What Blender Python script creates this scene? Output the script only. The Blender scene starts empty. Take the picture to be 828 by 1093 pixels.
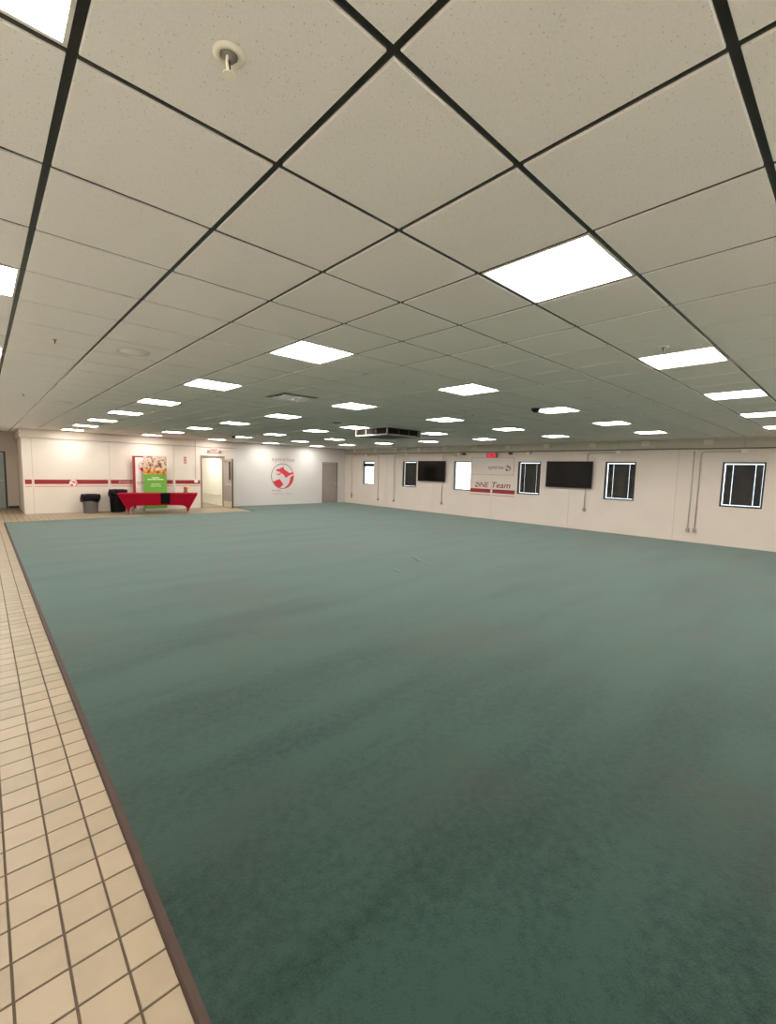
import bpy, bmesh, math, random
from mathutils import Matrix, Vector
random.seed(7)
sc = bpy.context.scene
COL = sc.collection
PI = math.pi

# ------------------------------------------------------------------ camera
CELL = 0.61                      # ceiling module
CAM_H = 1.791
ZC = 2.878                       # ceiling tile face
XR = 14.515                      # face of the window wall
YB = 19.166                      # face of the far wall
OX, OY = 0.8416, 0.9316          # a ceiling grid crossing
F_PX, YAW, PITCH, ROLL = 469.112, 0.74786, -0.09413, 0.02564
CX0 = 1.045                      # left end of the far wall (recess beyond)
CY0 = -0.9                       # near end of the carpet, out of view; bare tiles there bounce light
XL = -1.0                        # left wall
YF = -1.7                        # wall behind the camera
YR = 21.8                        # end of the recess


def cam_axes():
    cy, sy, cp, sp = math.cos(YAW), math.sin(YAW), math.cos(PITCH), math.sin(PITCH)
    f = Vector((sy * cp, cy * cp, sp))
    r = Vector((cy, -sy, 0))
    u = r.cross(f)
    r2 = r * math.cos(ROLL) + u * math.sin(ROLL)
    u2 = -r * math.sin(ROLL) + u * math.cos(ROLL)
    return r2, u2, f


CR, CU, CF = cam_axes()
cd = bpy.data.cameras.new('camera')
cam = bpy.data.objects.new('camera', cd)
COL.objects.link(cam)
cd.sensor_fit = 'HORIZONTAL'
cd.sensor_width = 36.0
cd.lens = F_PX / 828.0 * 36.0
cd.clip_start = 0.05
cd.clip_end = 200
M = Matrix.Identity(4)
for i in range(3):
    M[i][0], M[i][1], M[i][2] = CR[i], CU[i], -CF[i]
M[0][3], M[1][3], M[2][3] = 0, 0, CAM_H
cam.matrix_world = M
sc.camera = cam


def project(p):
    d = Vector(p) - Vector((0, 0, CAM_H))
    z = d.dot(CF)
    if z < 0.02:
        return None
    return 414 + F_PX * d.dot(CR) / z, 546.5 - F_PX * d.dot(CU) / z


# ------------------------------------------------------------------ world, exposure
w = bpy.data.worlds.new('World')
sc.world = w
w.use_nodes = True
bg = w.node_tree.nodes['Background']
bg.inputs[0].default_value = (0.80, 0.91, 1.0, 1)
bg.inputs[1].default_value = 3.6
PANEL_EMIT = 34.0
sc.view_settings.view_transform = 'Standard'
sc.view_settings.look = 'None'
sc.view_settings.gamma = 1.0
sc.view_settings.exposure = 0.0
sc.view_settings.use_curve_mapping = False


# ------------------------------------------------------------------ materials
def srgb(r, g, b):
    def f(c):
        c /= 255.0
        return c / 12.92 if c <= 0.04045 else ((c + 0.055) / 1.055) ** 2.4
    return (f(r), f(g), f(b), 1)


def lerp4(a, b, t):
    return tuple(a[i] * (1 - t) + b[i] * t for i in range(3)) + (1,)


def mat(name, col, rough=0.6, metal=0.0, var=0.06, scale=6.0, spec=0.5, emit=0.0, bump=0.0, bscale=80.0):
    m = bpy.data.materials.new(name)
    m.use_nodes = True
    nt = m.node_tree
    b = nt.nodes['Principled BSDF']
    geo = nt.nodes.new('ShaderNodeNewGeometry')
    no = nt.nodes.new('ShaderNodeTexNoise')
    no.inputs['Scale'].default_value = scale
    no.inputs['Detail'].default_value = 3
    nt.links.new(geo.outputs['Position'], no.inputs['Vector'])
    cr = nt.nodes.new('ShaderNodeValToRGB')
    cr.color_ramp.elements[0].position = 0.3
    cr.color_ramp.elements[1].position = 0.7
    cr.color_ramp.elements[0].color = tuple(c * (1 - var) for c in col[:3]) + (1,)
    cr.color_ramp.elements[1].color = tuple(min(1, c * (1 + var)) for c in col[:3]) + (1,)
    nt.links.new(no.outputs['Fac'], cr.inputs[0])
    nt.links.new(cr.outputs[0], b.inputs['Base Color'])
    b.inputs['Roughness'].default_value = rough
    b.inputs['Metallic'].default_value = metal
    b.inputs['Specular IOR Level'].default_value = spec
    if emit:
        nt.links.new(cr.outputs[0], b.inputs['Emission Color'])
        b.inputs['Emission Strength'].default_value = emit
    if bump:
        n2 = nt.nodes.new('ShaderNodeTexNoise')
        n2.inputs['Scale'].default_value = bscale
        n2.inputs['Detail'].default_value = 2
        nt.links.new(geo.outputs['Position'], n2.inputs['Vector'])
        bp = nt.nodes.new('ShaderNodeBump')
        bp.inputs['Strength'].default_value = bump
        bp.inputs['Distance'].default_value = 0.003
        nt.links.new(n2.outputs['Fac'], bp.inputs['Height'])
        nt.links.new(bp.outputs[0], b.inputs['Normal'])
    return m


def tile_ceiling_mat():
    m = bpy.data.materials.new('mineral_fibre')
    m.use_nodes = True
    nt = m.node_tree
    N, L = nt.nodes, nt.links
    b = N['Principled BSDF']
    b.inputs['Roughness'].default_value = 0.9
    b.inputs['Specular IOR Level'].default_value = 0.2
    geo = N.new('ShaderNodeNewGeometry')
    vo = N.new('ShaderNodeTexVoronoi')
    vo.inputs['Scale'].default_value = 75
    L.new(geo.outputs['Position'], vo.inputs['Vector'])
    r1 = N.new('ShaderNodeValToRGB')
    r1.color_ramp.elements[0].position = 0.08
    r1.color_ramp.elements[0].color = (1, 1, 1, 1)
    r1.color_ramp.elements[1].position = 0.2
    r1.color_ramp.elements[1].color = (0, 0, 0, 1)
    L.new(vo.outputs['Distance'], r1.inputs[0])
    # only some of the cells carry a pin hole
    sp = N.new('ShaderNodeSeparateColor')
    L.new(vo.outputs['Color'], sp.inputs[0])
    gt = N.new('ShaderNodeMath')
    gt.operation = 'GREATER_THAN'
    gt.inputs[1].default_value = 0.45
    L.new(sp.outputs[0], gt.inputs[0])
    mu = N.new('ShaderNodeMath')
    mu.operation = 'MULTIPLY'
    L.new(r1.outputs[0], mu.inputs[0])
    L.new(gt.outputs[0], mu.inputs[1])
    no = N.new('ShaderNodeTexNoise')
    no.inputs['Scale'].default_value = 130
    no.inputs['Detail'].default_value = 2
    L.new(geo.outputs['Position'], no.inputs['Vector'])
    base = N.new('ShaderNodeValToRGB')
    base.color_ramp.elements[0].position = 0.35
    base.color_ramp.elements[1].position = 0.65
    base.color_ramp.elements[0].color = srgb(243, 240, 232)
    base.color_ramp.elements[1].color = srgb(248, 245, 238)
    L.new(no.outputs['Fac'], base.inputs[0])
    mx = N.new('ShaderNodeMixRGB')
    mx.inputs[2].default_value = srgb(202, 194, 178)
    L.new(mu.outputs[0], mx.inputs[0])
    L.new(base.outputs[0], mx.inputs[1])
    L.new(mx.outputs[0], b.inputs['Base Color'])
    bp = N.new('ShaderNodeBump')
    bp.invert = True
    bp.inputs['Strength'].default_value = 0.2
    bp.inputs['Distance'].default_value = 0.002
    L.new(mu.outputs[0], bp.inputs['Height'])
    L.new(bp.outputs[0], b.inputs['Normal'])
    return m


TP = 0.1535          # floor tile pitch
TX0, TY0 = 0.3085, 1.462


def tile_floor_mat():
    m = bpy.data.materials.new('quarry_tile')
    m.use_nodes = True
    nt = m.node_tree
    N, L = nt.nodes, nt.links
    b = N['Principled BSDF']
    b.inputs['Roughness'].default_value = 0.42
    b.inputs['Specular IOR Level'].default_value = 0.4
    geo = N.new('ShaderNodeNewGeometry')
    mp = N.new('ShaderNodeMapping')
    mp.inputs['Location'].default_value = (-TX0 / TP + 40, -TY0 / TP + 40, 0)
    mp.inputs['Scale'].default_value = (1 / TP, 1 / TP, 0)
    L.new(geo.outputs['Position'], mp.inputs['Vector'])
    fl = N.new('ShaderNodeVectorMath')
    fl.operation = 'FLOOR'
    L.new(mp.outputs[0], fl.inputs[0])
    wn = N.new('ShaderNodeTexWhiteNoise')
    wn.noise_dimensions = '2D'
    L.new(fl.outputs[0], wn.inputs['Vector'])
    no = N.new('ShaderNodeTexNoise')
    no.inputs['Scale'].default_value = 9
    no.inputs['Detail'].default_value = 4
    L.new(geo.outputs['Position'], no.inputs['Vector'])
    ad = N.new('ShaderNodeMath')
    ad.operation = 'MULTIPLY_ADD'
    ad.inputs[1].default_value = 0.55
    L.new(wn.outputs['Value'], ad.inputs[0])
    L.new(no.outputs['Fac'], ad.inputs[2])
    cr = N.new('ShaderNodeValToRGB')
    cr.color_ramp.elements[0].position = 0.35
    cr.color_ramp.elements[1].position = 1.0
    cr.color_ramp.elements[0].color = srgb(136, 121, 97)
    cr.color_ramp.elements[1].color = srgb(148, 132, 107)
    L.new(ad.outputs[0], cr.inputs[0])
    L.new(cr.outputs[0], b.inputs['Base Color'])
    return m


def carpet_mat():
    m = bpy.data.materials.new('carpet_pile')
    m.use_nodes = True
    nt = m.node_tree
    N, L = nt.nodes, nt.links
    b = N['Principled BSDF']
    b.inputs['Roughness'].default_value = 0.95
    b.inputs['Specular IOR Level'].default_value = 0.12
    b.inputs['Sheen Weight'].default_value = 0.37
    b.inputs['Sheen Roughness'].default_value = 0.45
    b.inputs['Sheen Tint'].default_value = (0.80, 0.98, 0.92, 1)
    geo = N.new('ShaderNodeNewGeometry')
    # pile grain
    g = N.new('ShaderNodeTexNoise')
    g.inputs['Scale'].default_value = 150
    g.inputs['Detail'].default_value = 2
    L.new(geo.outputs['Position'], g.inputs['Vector'])
    # worn / brushed bands, stretched along the room
    mp = N.new('ShaderNodeMapping')
    mp.inputs['Rotation'].default_value = (0, 0, math.radians(8))
    mp.inputs['Scale'].default_value = (0.22, 1.1, 1)
    L.new(geo.outputs['Position'], mp.inputs['Vector'])
    s = N.new('ShaderNodeTexNoise')
    s.inputs['Scale'].default_value = 1.6
    s.inputs['Detail'].default_value = 4
    L.new(mp.outputs[0], s.inputs['Vector'])
    k = N.new('ShaderNodeTexNoise')
    k.inputs['Scale'].default_value = 22
    k.inputs['Detail'].default_value = 4
    L.new(geo.outputs['Position'], k.inputs['Vector'])
    a1 = N.new('ShaderNodeMath')
    a1.operation = 'MULTIPLY_ADD'
    a1.inputs[1].default_value = 0.45
    L.new(g.outputs['Fac'], a1.inputs[0])
    a2 = N.new('ShaderNodeMath')
    a2.operation = 'MULTIPLY_ADD'
    a2.inputs[1].default_value = 0.42
    L.new(k.outputs['Fac'], a2.inputs[0])
    L.new(s.outputs['Fac'], a2.inputs[2])
    L.new(a2.outputs[0], a1.inputs[2])
    cr = N.new('ShaderNodeValToRGB')
    cr.color_ramp.elements[0].position = 0.70
    cr.color_ramp.elements[1].position = 1.18
    cr.color_ramp.elements[0].color = srgb(13, 33, 26)
    cr.color_ramp.elements[1].color = srgb(38, 58, 49)
    L.new(a1.outputs[0], cr.inputs[0])
    wn = N.new('ShaderNodeTexNoise')
    wn.inputs['Scale'].default_value = 0.55
    wn.inputs['Detail'].default_value = 5
    L.new(geo.outputs['Position'], wn.inputs['Vector'])
    wr = N.new('ShaderNodeValToRGB')
    wr.color_ramp.elements[0].position = 0.47
    wr.color_ramp.elements[0].color = (0, 0, 0, 1)
    wr.color_ramp.elements[1].position = 0.68
    wr.color_ramp.elements[1].color = (0.62, 0.62, 0.62, 1)
    L.new(wn.outputs['Fac'], wr.inputs[0])
    mx = N.new('ShaderNodeMixRGB')
    mx.inputs[2].default_value = srgb(44, 47, 38)
    L.new(wr.outputs[0], mx.inputs[0])
    L.new(cr.outputs[0], mx.inputs[1])
    L.new(mx.outputs[0], b.inputs['Base Color'])
    bp = N.new('ShaderNodeBump')
    bp.inputs['Strength'].default_value = 0.35
    bp.inputs['Distance'].default_value = 0.004
    L.new(g.outputs['Fac'], bp.inputs['Height'])
    L.new(bp.outputs[0], b.inputs['Normal'])
    return m


def emit_mat(name, col, strength):
    m = bpy.data.materials.new(name)
    m.use_nodes = True
    nt = m.node_tree
    nt.nodes.clear()
    o = nt.nodes.new('ShaderNodeOutputMaterial')
    e = nt.nodes.new('ShaderNodeEmission')
    e.inputs[0].default_value = col
    e.inputs[1].default_value = strength
    nt.links.new(e.outputs[0], o.inputs[0])
    return m


def glass_mat():
    m = bpy.data.materials.new('window_glass')
    m.use_nodes = True
    nt = m.node_tree
    nt.nodes.clear()
    o = nt.nodes.new('ShaderNodeOutputMaterial')
    mx = nt.nodes.new('ShaderNodeMixShader')
    t = nt.nodes.new('ShaderNodeBsdfTransparent')
    t.inputs[0].default_value = (0.93, 0.96, 0.96, 1)
    g = nt.nodes.new('ShaderNodeBsdfGlossy')
    g.inputs['Roughness'].default_value = 0.02
    lw = nt.nodes.new('ShaderNodeLayerWeight')
    lw.inputs[0].default_value = 0.5
    pw = nt.nodes.new('ShaderNodeMath')
    pw.operation = 'POWER'
    pw.inputs[1].default_value = 5.0
    nt.links.new(lw.outputs['Facing'], pw.inputs[0])
    ad = nt.nodes.new('ShaderNodeMath')
    ad.operation = 'MULTIPLY_ADD'
    ad.inputs[1].default_value = 0.9
    ad.inputs[2].default_value = 0.025
    nt.links.new(pw.outputs[0], ad.inputs[0])
    nt.links.new(ad.outputs[0], mx.inputs[0])
    nt.links.new(t.outputs[0], mx.inputs[1])
    nt.links.new(g.outputs[0], mx.inputs[2])
    nt.links.new(mx.outputs[0], o.inputs[0])
    return m


def food_print_mat():
    """flat print: a picture of a laid table, only colour blobs"""
    m = bpy.data.materials.new('food_photo_print')
    m.use_nodes = True
    nt = m.node_tree
    N, L = nt.nodes, nt.links
    b = N['Principled BSDF']
    b.inputs['Roughness'].default_value = 0.5
    geo = N.new('ShaderNodeNewGeometry')
    no = N.new('ShaderNodeTexNoise')
    no.inputs['Scale'].default_value = 6.5
    no.inputs['Detail'].default_value = 3
    no.inputs['Distortion'].default_value = 1.2
    L.new(geo.outputs['Position'], no.inputs['Vector'])
    up = N.new('ShaderNodeValToRGB')
    e = up.color_ramp.elements
    e[0].position, e[0].color = 0.33, srgb(70, 45, 38)
    e[1].position, e[1].color = 0.75, srgb(236, 228, 222)
    for p, c in ((0.42, srgb(140, 95, 66)), (0.5, srgb(205, 178, 150)), (0.6, srgb(190, 175, 165))):
        q = e.new(p)
        q.color = c
    L.new(no.outputs['Fac'], up.inputs[0])
    dn = N.new('ShaderNodeValToRGB')
    e = dn.color_ramp.elements
    e[0].position, e[0].color = 0.35, srgb(110, 60, 20)
    e[1].position, e[1].color = 0.7, srgb(238, 190, 120)
    q = e.new(0.5)
    q.color = srgb(205, 132, 52)
    L.new(no.outputs['Fac'], dn.inputs[0])
    sx = N.new('ShaderNodeSeparateXYZ')
    L.new(geo.outputs['Position'], sx.inputs[0])
    mr = N.new('ShaderNodeMapRange')
    mr.inputs['From Min'].default_value = 1.56
    mr.inputs['From Max'].default_value = 1.72
    L.new(sx.outputs['Z'], mr.inputs['Value'])
    mx = N.new('ShaderNodeMixRGB')
    L.new(mr.outputs[0], mx.inputs[0])
    L.new(dn.outputs[0], mx.inputs[1])
    L.new(up.outputs[0], mx.inputs[2])
    L.new(mx.outputs[0], b.inputs['Base Color'])
    return m


MT = {
    'tile': tile_ceiling_mat(),
    'tee': mat('black_grid', srgb(44, 38, 32), 0.24, 0.0, 0.1, 8, 0.7),
    'deck': mat('dark_deck', srgb(30, 28, 26), 0.9),
    'frame_white': mat('white_enamel', srgb(225, 220, 208), 0.35),
    'wall': mat('cream_paint', srgb(219, 206, 192), 0.6, 0, 0.025, 1.3, 0.4, bump=0.15, bscale=40),
    'wall_cool': mat('cool_pale_wall', srgb(214, 209, 202), 0.5, 0, 0.02, 1.0, 0.4),  # cooler tone than the cream wall panels
    'wall_bounce': mat('bounce_white_paint', srgb(238, 234, 226), 0.6, 0, 0.02, 1.0),  # made brighter than the seen walls to bounce light
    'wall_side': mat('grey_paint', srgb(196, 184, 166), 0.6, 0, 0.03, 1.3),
    'joint': mat('panel_joint', srgb(176, 164, 148), 0.8),
    'beam': mat('grey_beam_paint', srgb(196, 190, 172), 0.6, 0, 0.05, 3),
    'block': mat('block_paint', srgb(222, 216, 200), 0.6, 0, 0.03, 4),
    'pipe_dark': mat('dark_pipe', srgb(112, 104, 94), 0.4, 0.2, 0.08, 5),
    'conduit': mat('grey_conduit', srgb(186, 176, 160), 0.45, 0.0, 0.05, 8),
    'box_grey': mat('steel_box', srgb(160, 150, 138), 0.45, 0.0, 0.06, 12),
    'box_white': mat('white_box', srgb(235, 230, 218), 0.4),
    'floor_tile': tile_floor_mat(),
    'grout': mat('grout', srgb(76, 62, 48), 0.9, 0, 0.1, 20),
    'carpet': carpet_mat(),
    'edge': mat('brown_edge_rubber', srgb(64, 48, 40), 0.65, 0, 0.08, 15, 0.25),
    'red': mat('red_vinyl', srgb(146, 28, 27), 0.45, 0, 0.04, 5),
    'thin': mat('thin_stripe_vinyl', srgb(196, 132, 118), 0.5),
    'white_vinyl': mat('white_vinyl', srgb(240, 232, 224), 0.5),
    'pale_text': mat('pale_lettering', srgb(222, 186, 172), 0.5),
    'grey_text': mat('greyish_red_lettering', srgb(172, 130, 118), 0.5),
    'pink_text': mat('pinkish_lettering', srgb(206, 150, 170), 0.5),
    'ring': mat('emblem_ring_vinyl', srgb(158, 110, 102), 0.5),
    'emblem_red': mat('emblem_red_vinyl', srgb(206, 50, 62), 0.45),
    'team_red': mat('dark_red_lettering', srgb(136, 40, 42), 0.45),
    'dark_frame': mat('dark_window_frame', srgb(44, 38, 44), 0.35, 0.2),
    'shade': mat('dark_shade', srgb(26, 19, 13), 0.9, 0, 0.1, 8, 0.05),
    'glass': glass_mat(),
    'screen': mat('tv_screen', srgb(10, 6, 6), 0.10, 0, 0.1, 2, 0.2),
    'bezel': mat('tv_bezel', srgb(16, 14, 14), 0.35),
    'door_grey': mat('grey_door_paint', srgb(150, 138, 130), 0.35, 0, 0.06, 2.5),
    'door_light': mat('pale_grey_green_door', srgb(150, 156, 146), 0.35, 0, 0.04, 3),
    'door_frame': mat('brown_grey_frame', srgb(134, 116, 102), 0.4),
    'door_dark': mat('dark_door_trim', srgb(62, 54, 46), 0.45),
    'metal': mat('brushed_metal', srgb(200, 196, 188), 0.28, 0.9, 0.05, 30),
    'kick': mat('kick_plate', srgb(205, 196, 176), 0.35, 0.4, 0.04, 10),
    'red_cloth': mat('red_stretch_cloth', srgb(142, 0, 28), 0.8, 0, 0.05, 6, 0.15),
    'black_cloth': mat('black_cloth', srgb(9, 6, 7), 0.9, spec=0.15),
    'bin_grey': mat('grey_plastic', srgb(98, 94, 92), 0.5),
    'bin_black': mat('black_plastic', srgb(8, 8, 8), 0.6, spec=0.15),
    'liner': mat('black_liner', srgb(12, 10, 8), 0.4, 0, 0.2, 14, 0.15, bump=0.8, bscale=22),
    'banner_white': mat('white_banner_print', srgb(240, 222, 214), 0.5),
    'banner_green': mat('green_banner_print', srgb(104, 164, 52), 0.5, 0, 0.03, 3),
    'banner_text': mat('pale_green_white_print', srgb(216, 238, 190), 0.5),
    'banner_text_dim': mat('dim_green_white_print', srgb(176, 210, 140), 0.5),
    'food': food_print_mat(),
    'alu': mat('aluminium', srgb(205, 203, 198), 0.35, 0.6),
    'brown_pot': mat('brown_item', srgb(140, 84, 48), 0.6, 0, 0.15, 30),
    'yellow': mat('yellow_item', srgb(238, 192, 104), 0.6, 0, 0.1, 30),
    'ac_dark': mat('dark_louvre', srgb(44, 33, 29), 0.7, 0.0, spec=0.15),
    'ac_grey': mat('ac_grey_rim', srgb(150, 145, 134), 0.6, spec=0.3),
    'ac_under': mat('ac_underside', srgb(62, 64, 54), 0.6),
    'vent': mat('vent_face', srgb(248, 247, 242), 0.25, spec=0.8),
    'spk': mat('sprinkler_white', srgb(250, 244, 226), 0.4),
    'brass': mat('sprinkler_bulb', srgb(92, 50, 28), 0.3, 0.2),
    'black': mat('black_dome', srgb(30, 18, 18), 0.3),
    'exit_face': mat('exit_face', srgb(238, 186, 176), 0.4, emit=0.2),
    'exit_red': mat('exit_letter', srgb(226, 52, 62), 0.4, emit=0.4),
    'led_case': mat('led_case', srgb(92, 22, 26), 0.4),
    'led': emit_mat('led_red', (1.0, 0.03, 0.07, 1), 1.6),
    'board': mat('pale_board', srgb(214, 204, 192), 0.5, 0, 0.02, 2),
    'board_edge': mat('board_edge', srgb(170, 158, 146), 0.5),
    'corridor': mat('corridor_cream', srgb(238, 234, 222), 0.6, 0, 0.02, 2),
    'ground': mat('outdoor_concrete', srgb(190, 188, 182), 0.9),
    'panel': emit_mat('lit_diffuser', (1.0, 0.958, 0.922, 1), PANEL_EMIT),
    'corr_lamp': emit_mat('lit_diffuser_corridor', (1.0, 0.97, 0.91, 1), 34),
    'sign_red': mat('pinkish_red_sign', srgb(206, 120, 112), 0.5),
}


# ------------------------------------------------------------------ mesh helpers
WORLD = {}


def wloc(o):
    return WORLD.get(o.name, Vector((0, 0, 0))) if o else Vector((0, 0, 0))


def empty(name, loc=(0, 0, 0)):
    o = bpy.data.objects.new(name, None)
    o.empty_display_size = 0.1
    COL.objects.link(o)
    o.location = loc
    WORLD[o.name] = Vector(loc)
    return o


def tag(o, label=None, cat=None, group=None, kind=None):
    if label:
        o['label'] = label
    if cat:
        o['category'] = cat
    if group:
        o['group'] = group
    if kind:
        o['kind'] = kind
    return o


class MB:
    def __init__(self):
        self.v, self.f = [], []

    def add(self, vs, fs):
        n = len(self.v)
        self.v += [Vector(p) for p in vs]
        self.f += [tuple(i + n for i in q) for q in fs]

    def box(self, x0, x1, y0, y1, z0, z1):
        if x0 > x1: x0, x1 = x1, x0
        if y0 > y1: y0, y1 = y1, y0
        if z0 > z1: z0, z1 = z1, z0
        self.add([(x0, y0, z0), (x1, y0, z0), (x1, y1, z0), (x0, y1, z0), (x0, y0, z1), (x1, y0, z1), (x1, y1, z1), (x0, y1, z1)],
                 [(0, 3, 2, 1), (4, 5, 6, 7), (0, 1, 5, 4), (1, 2, 6, 5), (2, 3, 7, 6), (3, 0, 4, 7)])
        return self

    def prism(self, pts, off):
        """closed polygon of 3D points extruded by off"""
        n = len(pts)
        off = Vector(off)
        a = [Vector(p) for p in pts]
        self.add(a + [p + off for p in a], [tuple(range(n))[::-1], tuple(range(n, 2 * n))] + [(i, (i + 1) % n, n + (i + 1) % n, n + i) for i in range(n)])
        return self

    def tube(self, path, r, n=10):
        path = [Vector(p) for p in path]
        rings = []
        for i, p in enumerate(path):
            if i == 0: d = path[1] - p
            elif i == len(path) - 1: d = p - path[i - 1]
            else: d = (path[i + 1] - p).normalized() + (p - path[i - 1]).normalized()
            d.normalize()
            a = d.orthogonal().normalized() if not rings else (self._a - d * self._a.dot(d)).normalized()
            self._a = a
            b = d.cross(a)
            rings.append([p + a * (r * math.cos(2 * PI * k / n)) + b * (r * math.sin(2 * PI * k / n)) for k in range(n)])
        vs = [q for rg in rings for q in rg]
        fs = []
        for i in range(len(rings) - 1):
            for k in range(n):
                fs.append((i * n + k, i * n + (k + 1) % n, (i + 1) * n + (k + 1) % n, (i + 1) * n + k))
        fs.append(tuple(range(n))[::-1])
        fs.append(tuple((len(rings) - 1) * n + k for k in range(n)))
        self.add(vs, fs)
        return self

    def lathe(self, prof, c, n=24, axis='z', wave=None):
        """prof: list of (radius, height)"""
        c = Vector(c)
        vs, fs = [], []
        for j, (r, h) in enumerate(prof):
            for k in range(n):
                a = 2 * PI * k / n
                rr, hh = (r, h) if wave is None else wave(r, h, a, j)
                vs.append(c + Vector((rr * math.cos(a), rr * math.sin(a), hh)))
        m = len(prof)
        for j in range(m - 1):
            for k in range(n):
                fs.append((j * n + k, j * n + (k + 1) % n, (j + 1) * n + (k + 1) % n, (j + 1) * n + k))
        if prof[0][0] > 1e-5: fs.append(tuple(range(n))[::-1])
        if prof[-1][0] > 1e-5: fs.append(tuple((m - 1) * n + k for k in range(n)))
        self.add(vs, fs)
        return self

    def grid(self, rows, thick=None):
        nr, nc = len(rows), len(rows[0])
        self.add([p for r in rows for p in r], [(i * nc + j, i * nc + j + 1, (i + 1) * nc + j + 1, (i + 1) * nc + j) for i in range(nr - 1) for j in range(nc - 1)])
        return self

    def build(self, name, m, parent=None, smooth=False, bevel=0.0, kind=None, label=None, solid=0.0):
        lo = Vector((min(p.x for p in self.v), min(p.y for p in self.v), min(p.z for p in self.v)))
        hi = Vector((max(p.x for p in self.v), max(p.y for p in self.v), max(p.z for p in self.v)))
        c = (lo + hi) / 2
        c.z = lo.z
        me = bpy.data.meshes.new(name)
        me.from_pydata([p - c for p in self.v], [], self.f)
        bm = bmesh.new()
        bm.from_mesh(me)
        bmesh.ops.remove_doubles(bm, verts=bm.verts, dist=1e-5)
        bmesh.ops.recalc_face_normals(bm, faces=bm.faces)
        if bevel:
            es = [e for e in bm.edges if len(e.link_faces) == 2 and e.calc_face_angle(0) > 0.6]
            bmesh.ops.bevel(bm, geom=es, offset=bevel, segments=2, affect='EDGES', clamp_overlap=True)
        bm.to_mesh(me)
        bm.free()
        if smooth:
            for p in me.polygons:
                p.use_smooth = True
        me.materials.append(m)
        o = bpy.data.objects.new(name, me)
        COL.objects.link(o)
        if parent is not None:
            o.parent = parent
        o.location = c - wloc(parent)
        WORLD[o.name] = c
        if solid:
            md = o.modifiers.new('thick', 'SOLIDIFY')
            md.thickness = solid
            md.offset = 0
        if kind: o['kind'] = kind
        if label: o['label'] = label
        return o


def box(name, m, parent, x0, x1, y0, y1, z0, z1, bevel=0.0, **k):
    return MB().box(x0, x1, y0, y1, z0, z1).build(name, m, parent, bevel=bevel, **k)


def back(u, z, d=0.0):
    """point on the far wall"""
    return Vector((u, YB - d, z))


def right(u, z, d=0.0):
    """point on the window wall, u = y"""
    return Vector((XR - d, u, z))


def text(s, name, m, parent, fn, u0, z0, height, width=None, depth=0.004, d0=0.003, sgn=1, shear=0.0, label=None, bold=0.0):
    """lettering as a mesh; fn(u,z,d) maps the wall plane; u runs from u0 in direction sgn"""
    cu = bpy.data.curves.new('t', 'FONT')
    cu.body = s
    cu.size = 1.0
    cu.shear = shear
    cu.offset = bold
    cu.resolution_u = 3
    to = bpy.data.objects.new('t', cu)
    COL.objects.link(to)
    dg = bpy.context.evaluated_depsgraph_get()
    me = bpy.data.meshes.new_from_object(to.evaluated_get(dg))
    vs = [v.co.copy() for v in me.vertices]
    fs = [tuple(p.vertices) for p in me.polygons]
    bpy.data.objects.remove(to)
    bpy.data.curves.remove(cu)
    bpy.data.meshes.remove(me)
    x0 = min(v.x for v in vs); x1 = max(v.x for v in vs)
    y0 = min(v.y for v in vs); y1 = max(v.y for v in vs)
    ky = height / (y1 - y0)
    kx = ky if width is None else width / (x1 - x0)
    mb = MB()
    P = [fn(u0 + sgn * (v.x - x0) * kx, z0 + (v.y - y0) * ky, d0 + depth) for v in vs]
    mb.add(P, fs)
    return mb.build(name, m, parent, label=label)


EMBLEM = [
    [(265, 385), (300, 382), (330, 380), (345, 360), (385, 358), (405, 325), (425, 385), (480, 420), (520, 450), (575, 452), (608, 425), (617, 470), (560, 492), (500, 522), (455, 552), (425, 500), (385, 470), (350, 462), (345, 440), (300, 428), (268, 415)],
    [(245, 462), (300, 480), (345, 468), (365, 478), (325, 500), (285, 492)],
    [(205, 632), (275, 595), (335, 578), (370, 620), (408, 682), (365, 725), (322, 752), (262, 710)],
    [(604, 498), (548, 545), (540, 620), (505, 690), (445, 742), (392, 768), (450, 762), (525, 722), (585, 650), (612, 590), (622, 520)],
]


def emblem(parent, fn, u, z, r, sgn, ring_m, red_m, disc_m=None, name='emblem', d0=0.003, ring=True):
    """round emblem of a leaping swirl; returns its root part"""
    n = 40
    root = None
    if disc_m:
        mb = MB()
        pts = [fn(u + sgn * r * math.cos(2 * PI * k / n), z + r * math.sin(2 * PI * k / n), d0) for k in range(n)]
        off = fn(u, z, d0 + 0.002) - fn(u, z, d0)
        mb.prism(pts, off)
        root = mb.build(name, disc_m, parent)
        d0 += 0.0035
    mb = MB()
    off = fn(u, z, d0 + 0.002) - fn(u, z, d0)
    if ring:
        for k in range(n):
            a, b = 2 * PI * k / n, 2 * PI * (k + 1) / n
            q = [(math.cos(a), math.sin(a)), (math.cos(b), math.sin(b)), (0.94 * math.cos(b), 0.94 * math.sin(b)), (0.94 * math.cos(a), 0.94 * math.sin(a))]
            mb.prism([fn(u + sgn * r * x, z + r * y, d0) for x, y in q], off)
        o = mb.build('emblem_ring' if root else name, ring_m, root or parent)
        root = root or o
    for poly in EMBLEM:
        mb = MB()
        mb.prism([fn(u + sgn * r * (px - 395) / 229.0, z - r * (py - 521) / 248.0, d0 + 0.0005) for px, py in poly], off)
        o = mb.build('emblem_swirl' if root else name, red_m, root or parent)
        root = root or o
    return root


def copy_tree(o, loc=None):
    c = o.copy()
    COL.objects.link(c)
    for ch in list(o.children):
        k = ch.copy()
        COL.objects.link(k)
        k.parent = c
        for g in ch.children:
            q = g.copy()
            COL.objects.link(q)
            q.parent = k
    if loc is not None:
        c.location = loc
    return c


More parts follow.
